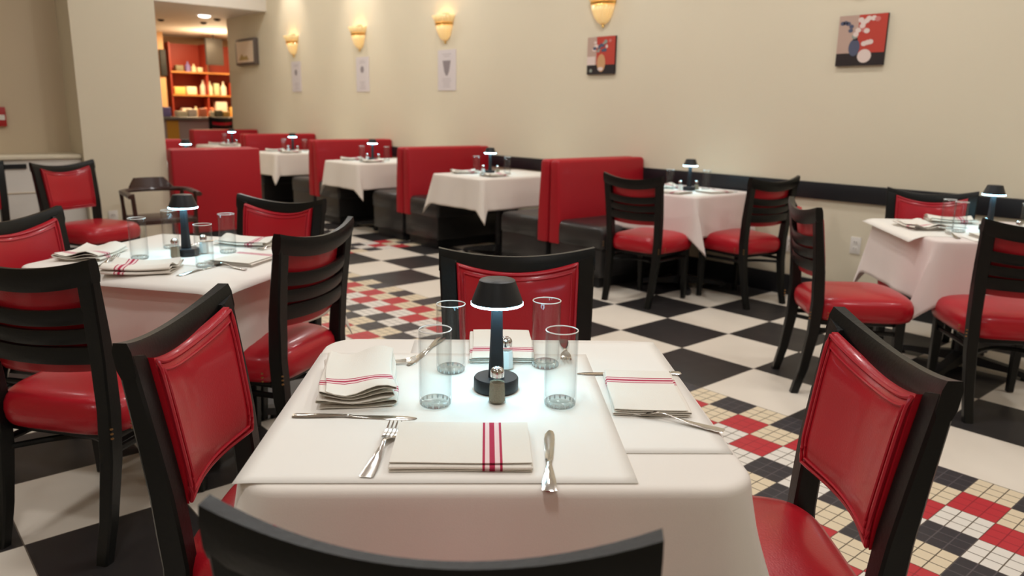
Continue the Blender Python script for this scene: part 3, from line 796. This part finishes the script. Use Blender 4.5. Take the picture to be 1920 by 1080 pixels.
# ---------------------------------------------------------------- booths
def make_bench(depth_y=1.02):
    """backrest plane at x=0, the seat reaches towards +x; y runs 0..depth"""
    def mk():
        r = empty('booth_bench')
        b = MB()
        secs = []
        D = depth_y
        def ring(z, x0, x1, e=0):
            rr = .022; pts = []
            for cx, cy, st in ((x1 - rr, D - rr - e, 0), (x0 + rr, D - rr - e, 1), (x0 + rr, rr + e, 2), (x1 - rr, rr + e, 3)):
                for j in range(5):
                    a = (st + j / 4) * PI / 2; pts.append((cx + rr * math.cos(a), cy + rr * math.sin(a), z))
            return pts
        for z, x0, x1, e in ((.285, .0, .115, 0), (.30, 0, .118, 0), (.44, 0, .118, 0), (.60, 0, .112, 0), (.78, 0, .100, 0), (.90, 0, .092, 0), (.918, .004, .088, .004), (.926, .016, .076, .014)):
            secs.append(ring(z, x0, x1, e))
        b.loft(secs); b.build('backrest', M_red_booth, r, sharp=50)
        b = MB()
        secs = []
        for z, e in ((.30, .01), (.31, 0), (.40, 0), (.435, .004), (.455, .018), (.466, .05), (.470, .10)):
            rr = .03
            pts = []
            x0, x1 = .10, .575 - e; y0, y1 = 0.002 + e * .6, D - e * .6
            for cx, cy, st in ((x1 - rr, y1 - rr, 0), (x0 + rr, y1 - rr, 1), (x0 + rr, y0 + rr, 2), (x1 - rr, y0 + rr, 3)):
                for j in range(5):
                    a = (st + j / 4) * PI / 2; pts.append((cx + rr * math.cos(a), cy + rr * math.sin(a), z))
            secs.append(pts)
        b.loft(secs); b.build('seat', M_black_vinyl, r, sharp=50)
        b = MB(); b.box(.02, .56, .012, D - .01, .085, .302, .01); b.build('base', M_black_vinyl, r)
        b = MB(); b.box(.05, .52, .04, D - .03, 0, .086, .006); b.build('kick_plate', M_cast, r)
        return r
    return mk
def bench(x, y, facing, label, group='red and black booth benches along the wall', D=1.02):
    # facing +1: seat towards +X ; -1: towards -X (rotated 180 about z)
    if facing > 0: return inst(('bench', D), make_bench(D), (x, y, 0), 0, label, 'booth', group)
    return inst(('bench', D), make_bench(D), (x, y + D, 0), PI, label, 'booth', group)
Y0 = .695
names = ['first', 'second', 'third', 'fourth', 'fifth']
for i, xb in enumerate((-1.85, -3.92, -5.80, -7.80, -9.78)):
    bench(xb + .008, Y0, 1, 'booth bench facing right at the %s red panel from the right' % names[i])
    bench(xb - .008, Y0, -1, 'booth bench facing the far end at the %s red panel from the right' % names[i])
for i, (X, nm) in enumerate(((-2.87, 'first'), (-4.90, 'second'), (-6.86, 'third'), (-8.86, 'fourth'))):
    tb = TB(nm + ' booth table', X, 1.06, 0, .35, .49, .03, .25, 41 + i,
            'black pedestal table in the %s booth from the right' % nm, 'white tablecloth on the %s booth table from the right' % nm, cloth=M_cloth, gt='booth tables under white cloths', ylim=(-9, .63))
    paper(.0, -.04, .33, .40, .02, tb.t, .0002, 'paper sheet on the %s booth table from the right' % nm, 'paper sheets on the wall side tables')
    lamp(tb, -.06, -.07, 'black cordless lamp glowing on the %s booth table from the right' % nm)
    glass(tb, -.17, -.14, 'clear tumbler left of the lamp on the %s booth table' % nm)
    glass(tb, .05, .04, 'clear tumbler right of the lamp on the %s booth table' % nm)
    salt(tb, -.11, -.11, 'salt shaker left of the lamp on the %s booth table' % nm)
    pepper(tb, .0, -.03, 'pepper shaker right of the lamp on the %s booth table' % nm)
    napkin(tb, -.20, -.25, 70, 'folded napkin at the far left of the %s booth table' % nm, 1, 5)
    napkin(tb, .19, -.22, 90, 'folded napkin at the near side of the %s booth table' % nm, 1, 6)
# booth row on the other side of the aisle, behind the pillar
bench(-4.43, -1.31, -1, 'near booth bench whose tall plain red back faces us beside the pillar', 'booth benches across the aisle', D=.74)
bench(-6.43, -1.33, 1, 'booth bench behind the near plain red back, across the aisle', 'booth benches across the aisle', D=.76)
b = MB(); b.box(-4.425, -4.33, -1.33, -.555, .20, .921, .016); o = b.build('booth_back_panel', M_red_booth); tag(o, 'tall plain red vinyl panel closing the near booth beside the pillar', 'booth panel')
b = MB(); b.box(-4.42, -4.35, -1.32, -.58, 0, .199, .006); o = b.build('booth_plinth', M_cast); tag(o, 'black plinth under the tall plain red booth panel', 'plinth')
tb = TB('booth table across the aisle', -5.42, -.93, 0, .34, .34, .03, .25, 61, 'black pedestal table in the booth behind the pillar', 'white tablecloth on the booth table behind the pillar', gt='booth tables under white cloths', ylim=(-.40, 9))
lamp(tb, .02, .08, 'black cordless lamp just showing over the tall plain red panel')

# ---------------------------------------------------------------- wooden armchair in front of the pillar
def make_armchair():
    r = empty('wooden_armchair')
    for sx in (-1, 1):
        for y, n_ in ((.20, 'front_leg'), (-.20, 'rear_leg')):
            b = MB(); b.tube([(sx * .27, y * 1.08, 0), (sx * .255, y, .40), (sx * .27, y * .98, .64)], [.017, .022, .018], 8); b.build(n_, M_brown, r)
        b = MB(); b.tube([(sx * .255, -.2, .24), (sx * .255, .2, .24)], .012, 8); b.build('stretcher', M_brown, r)
    b = MB()
    pts = []
    for i in range(25):
        a = PI * i / 24; pts.append((.29 * math.cos(a), -.04 - .22 * math.sin(a), .635))
    pts = [(.29, .24, .62), (.29, .10, .63)] + pts + [(-.29, .10, .63), (-.29, .24, .62)]
    b.tube(pts, .030, 8, flat=.6); b.build('arm_rail', M_brown, r)
    b = MB()
    def P(u, v, s):
        a = PI * (.5 + (u - .5) * (.50 - .20 * v)); R = .012 * s
        return ((.285 + R) * math.cos(a), -.045 - (.215 + R) * math.sin(a) - .03 * v, .64 + .085 * v)
    b.slab(lambda u, v: P(u, v, 1), lambda u, v: P(u, v, -1), 16, 4); b.build('crest', M_brown, r)
    b = MB(); b.box(-.26, .26, -.22, .24, .405, .445, .015); b.build('seat', M_brown, r)
    return r
o = make_armchair(); o.location = (-3.80, -1.615, 0); o.scale = (.84, .84, 1); o.rotation_euler = (0, 0, math.radians(-30) - PI / 2 + .5)
tag(o, 'dark brown wooden armchair with curved arm rail in front of the pillar', 'chair')

# ---------------------------------------------------------------- wall pieces
def make_sconce():
    r = empty('wall_sconce')
    b = MB(); b.box(-.045, .045, -.012, 0, -.10, .16, .004); b.build('back_plate', M_gold, r)
    def half(prof, n, a0=PI, a1=2 * PI, fl=0.0, k=10):
        mb = MB(); vs = []; fs = []; m = n + 1
        for rr, z in prof:
            for j in range(m):
                a = a0 + (a1 - a0) * j / n; q = rr * (1 + fl * math.cos(j * PI)); vs.append((q * math.cos(a), q * math.sin(a) * .85, z))
        for i in range(len(prof) - 1):
            for j in range(n): fs.append((i * m + j, i * m + j + 1, (i + 1) * m + j + 1, (i + 1) * m + j))
        mb.add(vs, fs); return mb
    half([(.012, -.125), (.040, -.105), (.062, -.070), (.080, -.015), (.090, .035)], 24, fl=.07).build('crystal_bowl', M_amber, r, sharp=20, solid=.004)
    half([(.095, .035), (.100, .040), (.103, .055), (.098, .062)], 24).build('gold_band', M_gold, r, solid=.003)
    half([(.098, .062), (.110, .10), (.128, .135)], 24, fl=.05).build('crystal_rim', M_amber, r, sharp=20, solid=.004)
    b = MB(); b.X = Matrix.Translation((0, -.045, .03)); b.lathe([(.0001, -.03), (.014, -.022), (.019, 0), (.013, .024), (.0001, .036)], 12); b.build('bulb', M_glow, r)
    b = MB(); b.X = Matrix.Translation((0, -.006, -.135)); b.lathe([(.0001, -.02), (.009, -.010), (.007, .004), (.012, .012), (.0001, .014)], 12); b.build('finial', M_gold, r)
    return r
for X, nm in ((-8.28, 'farthest gold crystal wall sconce above the leftmost paper notice'),
              (-6.42, 'gold crystal wall sconce above the middle paper notice'),
              (-4.60, 'gold crystal wall sconce above the cup notice, third from the left'),
              (-2.29, 'large gold crystal wall sconce cut by the top edge above the smaller painting'),
              (-.02, 'gold crystal wall sconce above the photo edge over the vase painting')):
    z = 2.155 if X > -3 else 2.14
    if X > -.5: z = 2.20
    inst('sconce', make_sconce, (X, YW - .001, z), 0, nm, 'wall lamp', 'gold sconces along the wall').scale = (1.32, 1.2, 1)
    d = bpy.data.lights.new('sconce_bulb', 'POINT'); d.energy = .9; d.color = (1, .66, .3); d.shadow_soft_size = .03
    o = bpy.data.objects.new('sconce_bulb', d); COL.objects.link(o); o.location = (X, YW - .06, z + .10)
def poly(mb, pts, y): mb.add([(x, y, z) for x, z in pts], [tuple(range(len(pts)))])
def disc(mb, cx, cz, rx, rz, y, n=18): poly(mb, [(cx + rx * math.cos(2 * PI * i / n), cz + rz * math.sin(2 * PI * i / n)) for i in range(n)], y)
def notice(X, ztop, w, h, label, cup):
    b = MB(); b.box(X - w / 2, X + w / 2, YW - .007, YW, ztop - h, ztop)
    o = b.build('paper_notice', M_poster); tag(o, label, 'notice', 'white paper notices under the sconces')
    p = MB(); y = YW - .0076; zc = ztop - h * .44
    R = random.Random(int(abs(X) * 100))
    if cup:
        poly(p, [(X - .075, zc + .075), (X + .075, zc + .075), (X + .045, zc - .04), (X + .012, zc - .085), (X - .012, zc - .085), (X - .045, zc - .04)], y)
    else: disc(p, X - .005, ztop - h * .36, .042, .042, y)
    p.mi = 1
    for k in range(5):
        zz = ztop - h * (.72 + .05 * k); ww = R.uniform(.04, .09); poly(p, [(X - ww, zz), (X + ww, zz), (X + ww, zz + .006), (X - ww, zz + .006)], y)
    for k in range(2):
        zz = ztop - h * (.12 + .05 * k); ww = R.uniform(.05, .09); poly(p, [(X - ww, zz), (X + ww, zz), (X + ww, zz + .007), (X - ww, zz + .007)], y)
    p.build('printing', [M_ink, M_ink2], o)
notice(-4.575, 1.925, .33, .43, 'white paper notice with a grey cup shape under the third sconce', True)
notice(-6.37, 1.918, .31, .425, 'white paper notice with a small grey emblem under the second sconce from the left', False)
notice(-8.23, 1.925, .29, .42, 'leftmost faint white paper notice on the wall near the bar opening', False)
C_ = lambda n, c: mat('painting_' + n, c, .7)
P_red, P_pink, P_blk, P_vase, P_blue, P_white, P_grn, P_rose = C_('red', (.52, .055, .035)), C_('beige', (.52, .36, .29)), C_('black', (.022, .014, .014)), C_('tan_vase', (.62, .34, .16)), C_('slate', (.09, .10, .16)), C_('cream', (.78, .64, .58)), C_('sage', (.30, .33, .28)), C_('rose', (.62, .20, .18))
def painting(X0, X1, Z0, Z1, label, kind):
    b = MB(); b.box(X0, X1, YW - .02, YW, Z0, Z1); o = b.build('canvas_painting', P_blk); tag(o, label, 'painting', 'small still life canvases on the wall')
    w, h = X1 - X0, Z1 - Z0; y = YW - .0206
    Q = lambda u, v: (X0 + u * w, Z0 + v * h)
    p = MB()
    def rect(u0, v0, u1, v1, mi, dy=0): p.mi = mi; poly(p, [Q(u0, v0), Q(u1, v0), Q(u1, v1), Q(u0, v1)], y - dy)
    def dd(u, v, ru, rv, mi, dy): p.mi = mi; a = Q(u, v); disc(p, a[0], a[1], ru * w, rv * h, y - dy)
    mats = [P_red, P_pink, P_blk, P_vase, P_blue, P_white, P_grn, P_rose]
    R = random.Random(5 + kind)
    if kind == 1:
        rect(0, 0, 1, .25, 2); rect(0, .25, .34, 1, 1); rect(.34, .25, 1, 1, 0)
        rect(.0, .25, .30, .48, 5, .0003)
        dd(.52, .30, .15, .24, 3, .0006); dd(.50, .14, .10, .05, 5, .0008)
        for k in range(16): dd(.50 + R.uniform(-.25, .25), .72 + R.uniform(-.17, .17), R.uniform(.035, .08), R.uniform(.03, .06), R.choice([4, 6, 5, 4, 7]), .0008 + k * .0001)
        dd(.82, .88, .05, .04, 7, .0012); dd(.15, .1, .05, .05, 6, .001)
    else:
        rect(0, 0, 1, .25, 2); rect(0, .25, .42, 1, 1); rect(.42, .25, 1, 1, 0)
        dd(.37, .36, .12, .17, 4, .0006); rect(.33, .50, .43, .55, 2, .0009)
        dd(.60, .185, .145, .135, 5, .0008)
        for u, v in ((.08, .85), (.14, .86), (.20, .84), (.27, .78), (.26, .70)): dd(u, v, .05, .04, 4, .0009)
        for u, v, q in ((.38, .62, 5), (.42, .70, 5), (.50, .78, 5), (.55, .70, 7), (.60, .68, 5), (.46, .90, 5), (.58, .88, 5), (.62, .92, 5), (.52, .84, 5), (.72, .92, 5), (.80, .90, 7), (.57, .43, 5), (.64, .45, 5), (.70, .46, 5), (.36, .58, 6)):
            dd(u, v, .06, .05, q, .0010 + u * .0003)
    p.build('painted_picture', mats, o)
painting(-2.45, -2.125, 1.615, 1.930, 'smaller painting of a tan vase on red and black under the fourth sconce', 1)
painting(-.148, .170, 1.618, 1.936, 'painting of a dark vase with pale flowers on red at the upper right', 2)
b = MB(); b.box(-10.24, -9.50, YW - .07, YW, 1.925, 2.325, .01); o = b.build('framed_picture', mat('dark_frame', (.13, .10, .085), .5)); tag(o, 'dark framed picture on the wall beside the bar opening', 'picture')
p = MB(); poly(p, [(-10.20, 1.965), (-9.54, 1.965), (-9.54, 2.285), (-10.20, 2.285)], YW - .0706); p.mi = 1; poly(p, [(-10.12, 2.00), (-9.72, 2.00), (-9.80, 2.07), (-9.92, 2.05), (-10.0, 2.10)], YW - .0712)
p.build('print', [mat('pale_print_paper', (.85, .68, .52), .6), mat('ochre_print', (.5, .33, .12), .6)], o)
def outlet(loc, rz, label):
    def mk():
        r = empty('wall_outlet')
        b = MB(); b.box(-.036, .036, -.006, 0, -.058, .058, .002); b.build('cover_plate', M_outlet, r)
        for z in (-.022, .022):
            q = MB(); q.box(-.016, .016, -.0075, -.0055, z - .015, z + .015, .0008); s = q.build('socket', M_outlet, r)
            h = MB(); h.box(-.009, -.006, -.0080, -.0070, z - .005, z + .008); h.box(.006, .009, -.0080, -.0070, z - .005, z + .006); h.build('slots', M_dark, s)
        return r
    inst('outlet', mk, loc, rz, label, 'outlet', 'white wall outlets')
outlet((.126, YW - .001, .432), 0, 'white electrical outlet on the wall left of the right table')
outlet((-.352, YW - .001, .375), 0, 'pale socket plate on the wall between the two ladder back chairs')
outlet((-4.419, -1.80, .375), PI / 2, 'small white outlet low on the pillar')
b = MB(); b.box(-4.849, -4.81, -2.50, -2.405, 1.10, 1.25, .006); o = b.build('fire_alarm_box', M_alarm); tag(o, 'small red and white fire alarm box at the left edge on the tan wall', 'fire alarm')
p = MB(); p.box(-4.812, -4.806, -2.49, -2.415, 1.15, 1.19); p.build('pull_handle', M_outlet, o)

# ---------------------------------------------------------------- soffit fittings
def smalllight(x, y, z, label, r, m):
    b = MB(); b.X = Matrix.Translation((x, y, z)); b.lathe([(.0001, -.035), (r * .6, -.033), (r, -.02), (r * 1.1, -.004), (r * 1.1, 0)], 24)
    return tag(b.build('ceiling_light', m), label, 'ceiling light', 'small fittings on the dropped ceiling')
smalllight(-10.46, 1.27, 2.68, 'round glowing light on the dropped ceiling before the bar', .085, mat('lit_globe', (1, 1, 1), .4, emis=(1, .95, .9), es=3.0))
for x, y, l in ((-11.6, .96, 'left dark spot fitting on the bar ceiling'), (-11.5, 1.63, 'middle dark spot fitting on the bar ceiling under the globe light'), (-10.8, 1.60, 'right dark sprinkler fitting by the wall corner')):
    smalllight(x, y, 2.68, l, .05, M_dark)

# ---------------------------------------------------------------- bar beyond the opening
M_counter = mat('grey_stone', (.16, .15, .13), .3)
M_panel = mat('grey_panel', (.34, .26, .24), .6)
M_yellow = mat('yellow_panel', (.55, .27, .02), .5)
M_shelf = mat('orange_shelf_back', (.30, .030, .012), .5, emis=None)
M_board = mat('shelf_board', (.50, .20, .05), .5)
r = empty('bar_counter', (-11.7, 1.5, 0)); tag(r, 'stone topped bar counter with yellow end panels beyond the wall opening', 'bar counter')
b = MB(); b.box(-.30, .30, -1.3, .70, 1.04, 1.09, .008); b.build('worktop', M_counter, r)
b = MB(); b.box(-.2, .2, -1.2, .62, 0, 1.04); b.build('front_panel', M_panel, r)
for y0, y1 in ((-.62, -.42), (.36, .64)):
    b = MB(); b.box(.2, .215, y0, y1, 0, 1.03); b.build('side_panel', M_yellow, r)
r = empty('back_bar_shelves', (-14.3, 2.55, 0)); tag(r, 'orange red lit shelving unit behind the bar', 'shelves')
b = MB(); b.box(-.05, 0, -.75, 1.0, .9, 2.50); b.build('back_panel', M_shelf, r)
SH = [1.07, 1.50, 1.95]
for z in SH:
    b = MB(); b.box(0, .38, -.75, 1.0, z - .03, z); b.build('shelf', M_board, r)
for y in (-.76, -.05, .98):
    b = MB(); b.box(-.02, .36, y, y + .03, .9, 2.50); b.build('divider', M_shelf, r)
b = MB(); b.box(-.05, .40, -.78, 1.02, 0, .9); b.build('cabinet', M_board, r)
b = MB(); b.box(-14.2, -14.0, 1.52, 1.72, 0, 2.68); o = b.build('timber_column', mat('pale_timber', (.70, .40, .19), .5)); tag(o, 'pale timber column left of the back bar shelves', 'column')
b = MB(); b.box(-13.99, -13.95, 1.62, 1.74, 1.85, 2.35, .01); o = b.build('menu_board', M_dark); tag(o, 'narrow dark board on the pale timber column', 'board')
r = empty('hanging_screen', (-13.75, 2.62, 2.36), math.radians(12)); tag(r, 'dark tilted screen hanging in front of the shelves', 'screen')
b = MB(); b.box(-.03, .03, -.19, .19, -.27, .25, .01); b.build('housing', mat('dark_screen', (.05, .045, .042), .4), r)
b = MB(); b.cyl(-.0, 0, .24, .33, .015); b.build('bracket', M_dark, r)
R2 = random.Random(12)
pal = [('cream', (.85, .75, .50)), ('gold', (.85, .52, .14)), ('sage', (.55, .6, .36)), ('tomato', (.75, .10, .04)), ('linen', (.8, .68, .55)), ('olive', (.18, .16, .09)), ('violet', (.22, .18, .42)), ('coral', (.85, .25, .12))]
pm = {n: mat('item_' + n, c, .5) for n, c in pal}
def bottle(x, y, z, h, rr, m, label):
    b = MB(); b.X = Matrix.Translation((x, y, z)); b.lathe([(.0001, 0), (rr, 0), (rr, h * .6), (rr * .35, h * .78), (rr * .3, h), (.0001, h)], 12)
    tag(b.build('bottle', m), label, 'bottle', 'bottles and jars behind the bar')
def jar(x, y, z, h, w, m, label):
    b = MB(); b.box(x - w / 2, x + w / 2, y - w / 2, y + w / 2, z, z + h, min(.02, h * .2)); tag(b.build('box', m), label, 'box', 'packages behind the bar')
xs = -14.12
k = 0
for z, row in ((SH[2] + .001, [('j', 2.02, .12, .16, 'olive'), ('b', 2.20, .20, .05, 'violet'), ('b', 2.32, .16, .05, 'cream'), ('j', 2.44, .10, .10, 'cream'), ('b', 2.56, .27, .055, 'linen'), ('j', 3.30, .16, .16, 'coral')]),
               (SH[1] + .001, [('j', 1.98, .15, .22, 'gold'), ('j', 2.22, .16, .20, 'cream'), ('b', 2.48, .30, .06, 'linen'), ('b', 2.62, .28, .05, 'cream'), ('j', 2.75, .24, .11, 'sage'), ('b', 2.90, .28, .06, 'linen'), ('j', 3.12, .26, .16, 'tomato'), ('j', 3.32, .2, .12, 'linen')]),
               (SH[0] + .001, [('j', 2.10, .16, .2, 'linen'), ('b', 2.30, .2, .07, 'cream'), ('j', 2.55, .18, .18, 'coral'), ('j', 2.80, .30, .24, 'linen'), ('j', 3.1, .2, .2, 'gold')])):
    for kind, y, h, w, c in row:
        k += 1
        pos = ('on the top shelf', 'on the middle shelf', 'on the low shelf')[[SH[2] + .001, SH[1] + .001, SH[0] + .001].index(z)]
        lab = '%s %s %s behind the bar, number %s from the left' % (c, 'package' if kind == 'j' else 'bottle', pos, ['one', 'two', 'three', 'four', 'five', 'six', 'seven', 'eight'][row.index((kind, y, h, w, c))])
        (jar if kind == 'j' else bottle)(xs, y, z, h, w, pm[c], lab)
# things on the counter
for i, (y, h, w, c, kind) in enumerate(((.95, .16, .14, 'violet', 'j'), (1.20, .10, .18, 'cream', 'j'), (1.38, .13, .16, 'linen', 'j'), (1.57, .15, .13, 'coral', 'j'), (1.73, .14, .05, 'cream', 'b'), (1.85, .12, .13, 'olive', 'j'), (1.98, .10, .12, 'gold', 'j'))):
    (jar if kind == 'j' else bottle)(-11.70, y, 1.091, h, w, pm[c], '%s item on the bar counter, number %s from the left' % (c, ['one', 'two', 'three', 'four', 'five', 'six', 'seven'][i]))
# bar chair
ch = copy_tree(PROTO['chair']); ch.location = (-11.15, 1.62, .22); ch.rotation_euler = (0, 0, PI / 2)
ch['label'] = 'dark red backed chair drawn up to the bar counter'; ch['category'] = 'chair'; ch['group'] = 'bar chairs'
b = MB(); b.box(-11.45, -10.86, 1.30, 1.94, 0, .219, .01); tag(b.build('foot_platform', M_cast), 'low black platform under the bar chair', 'platform')
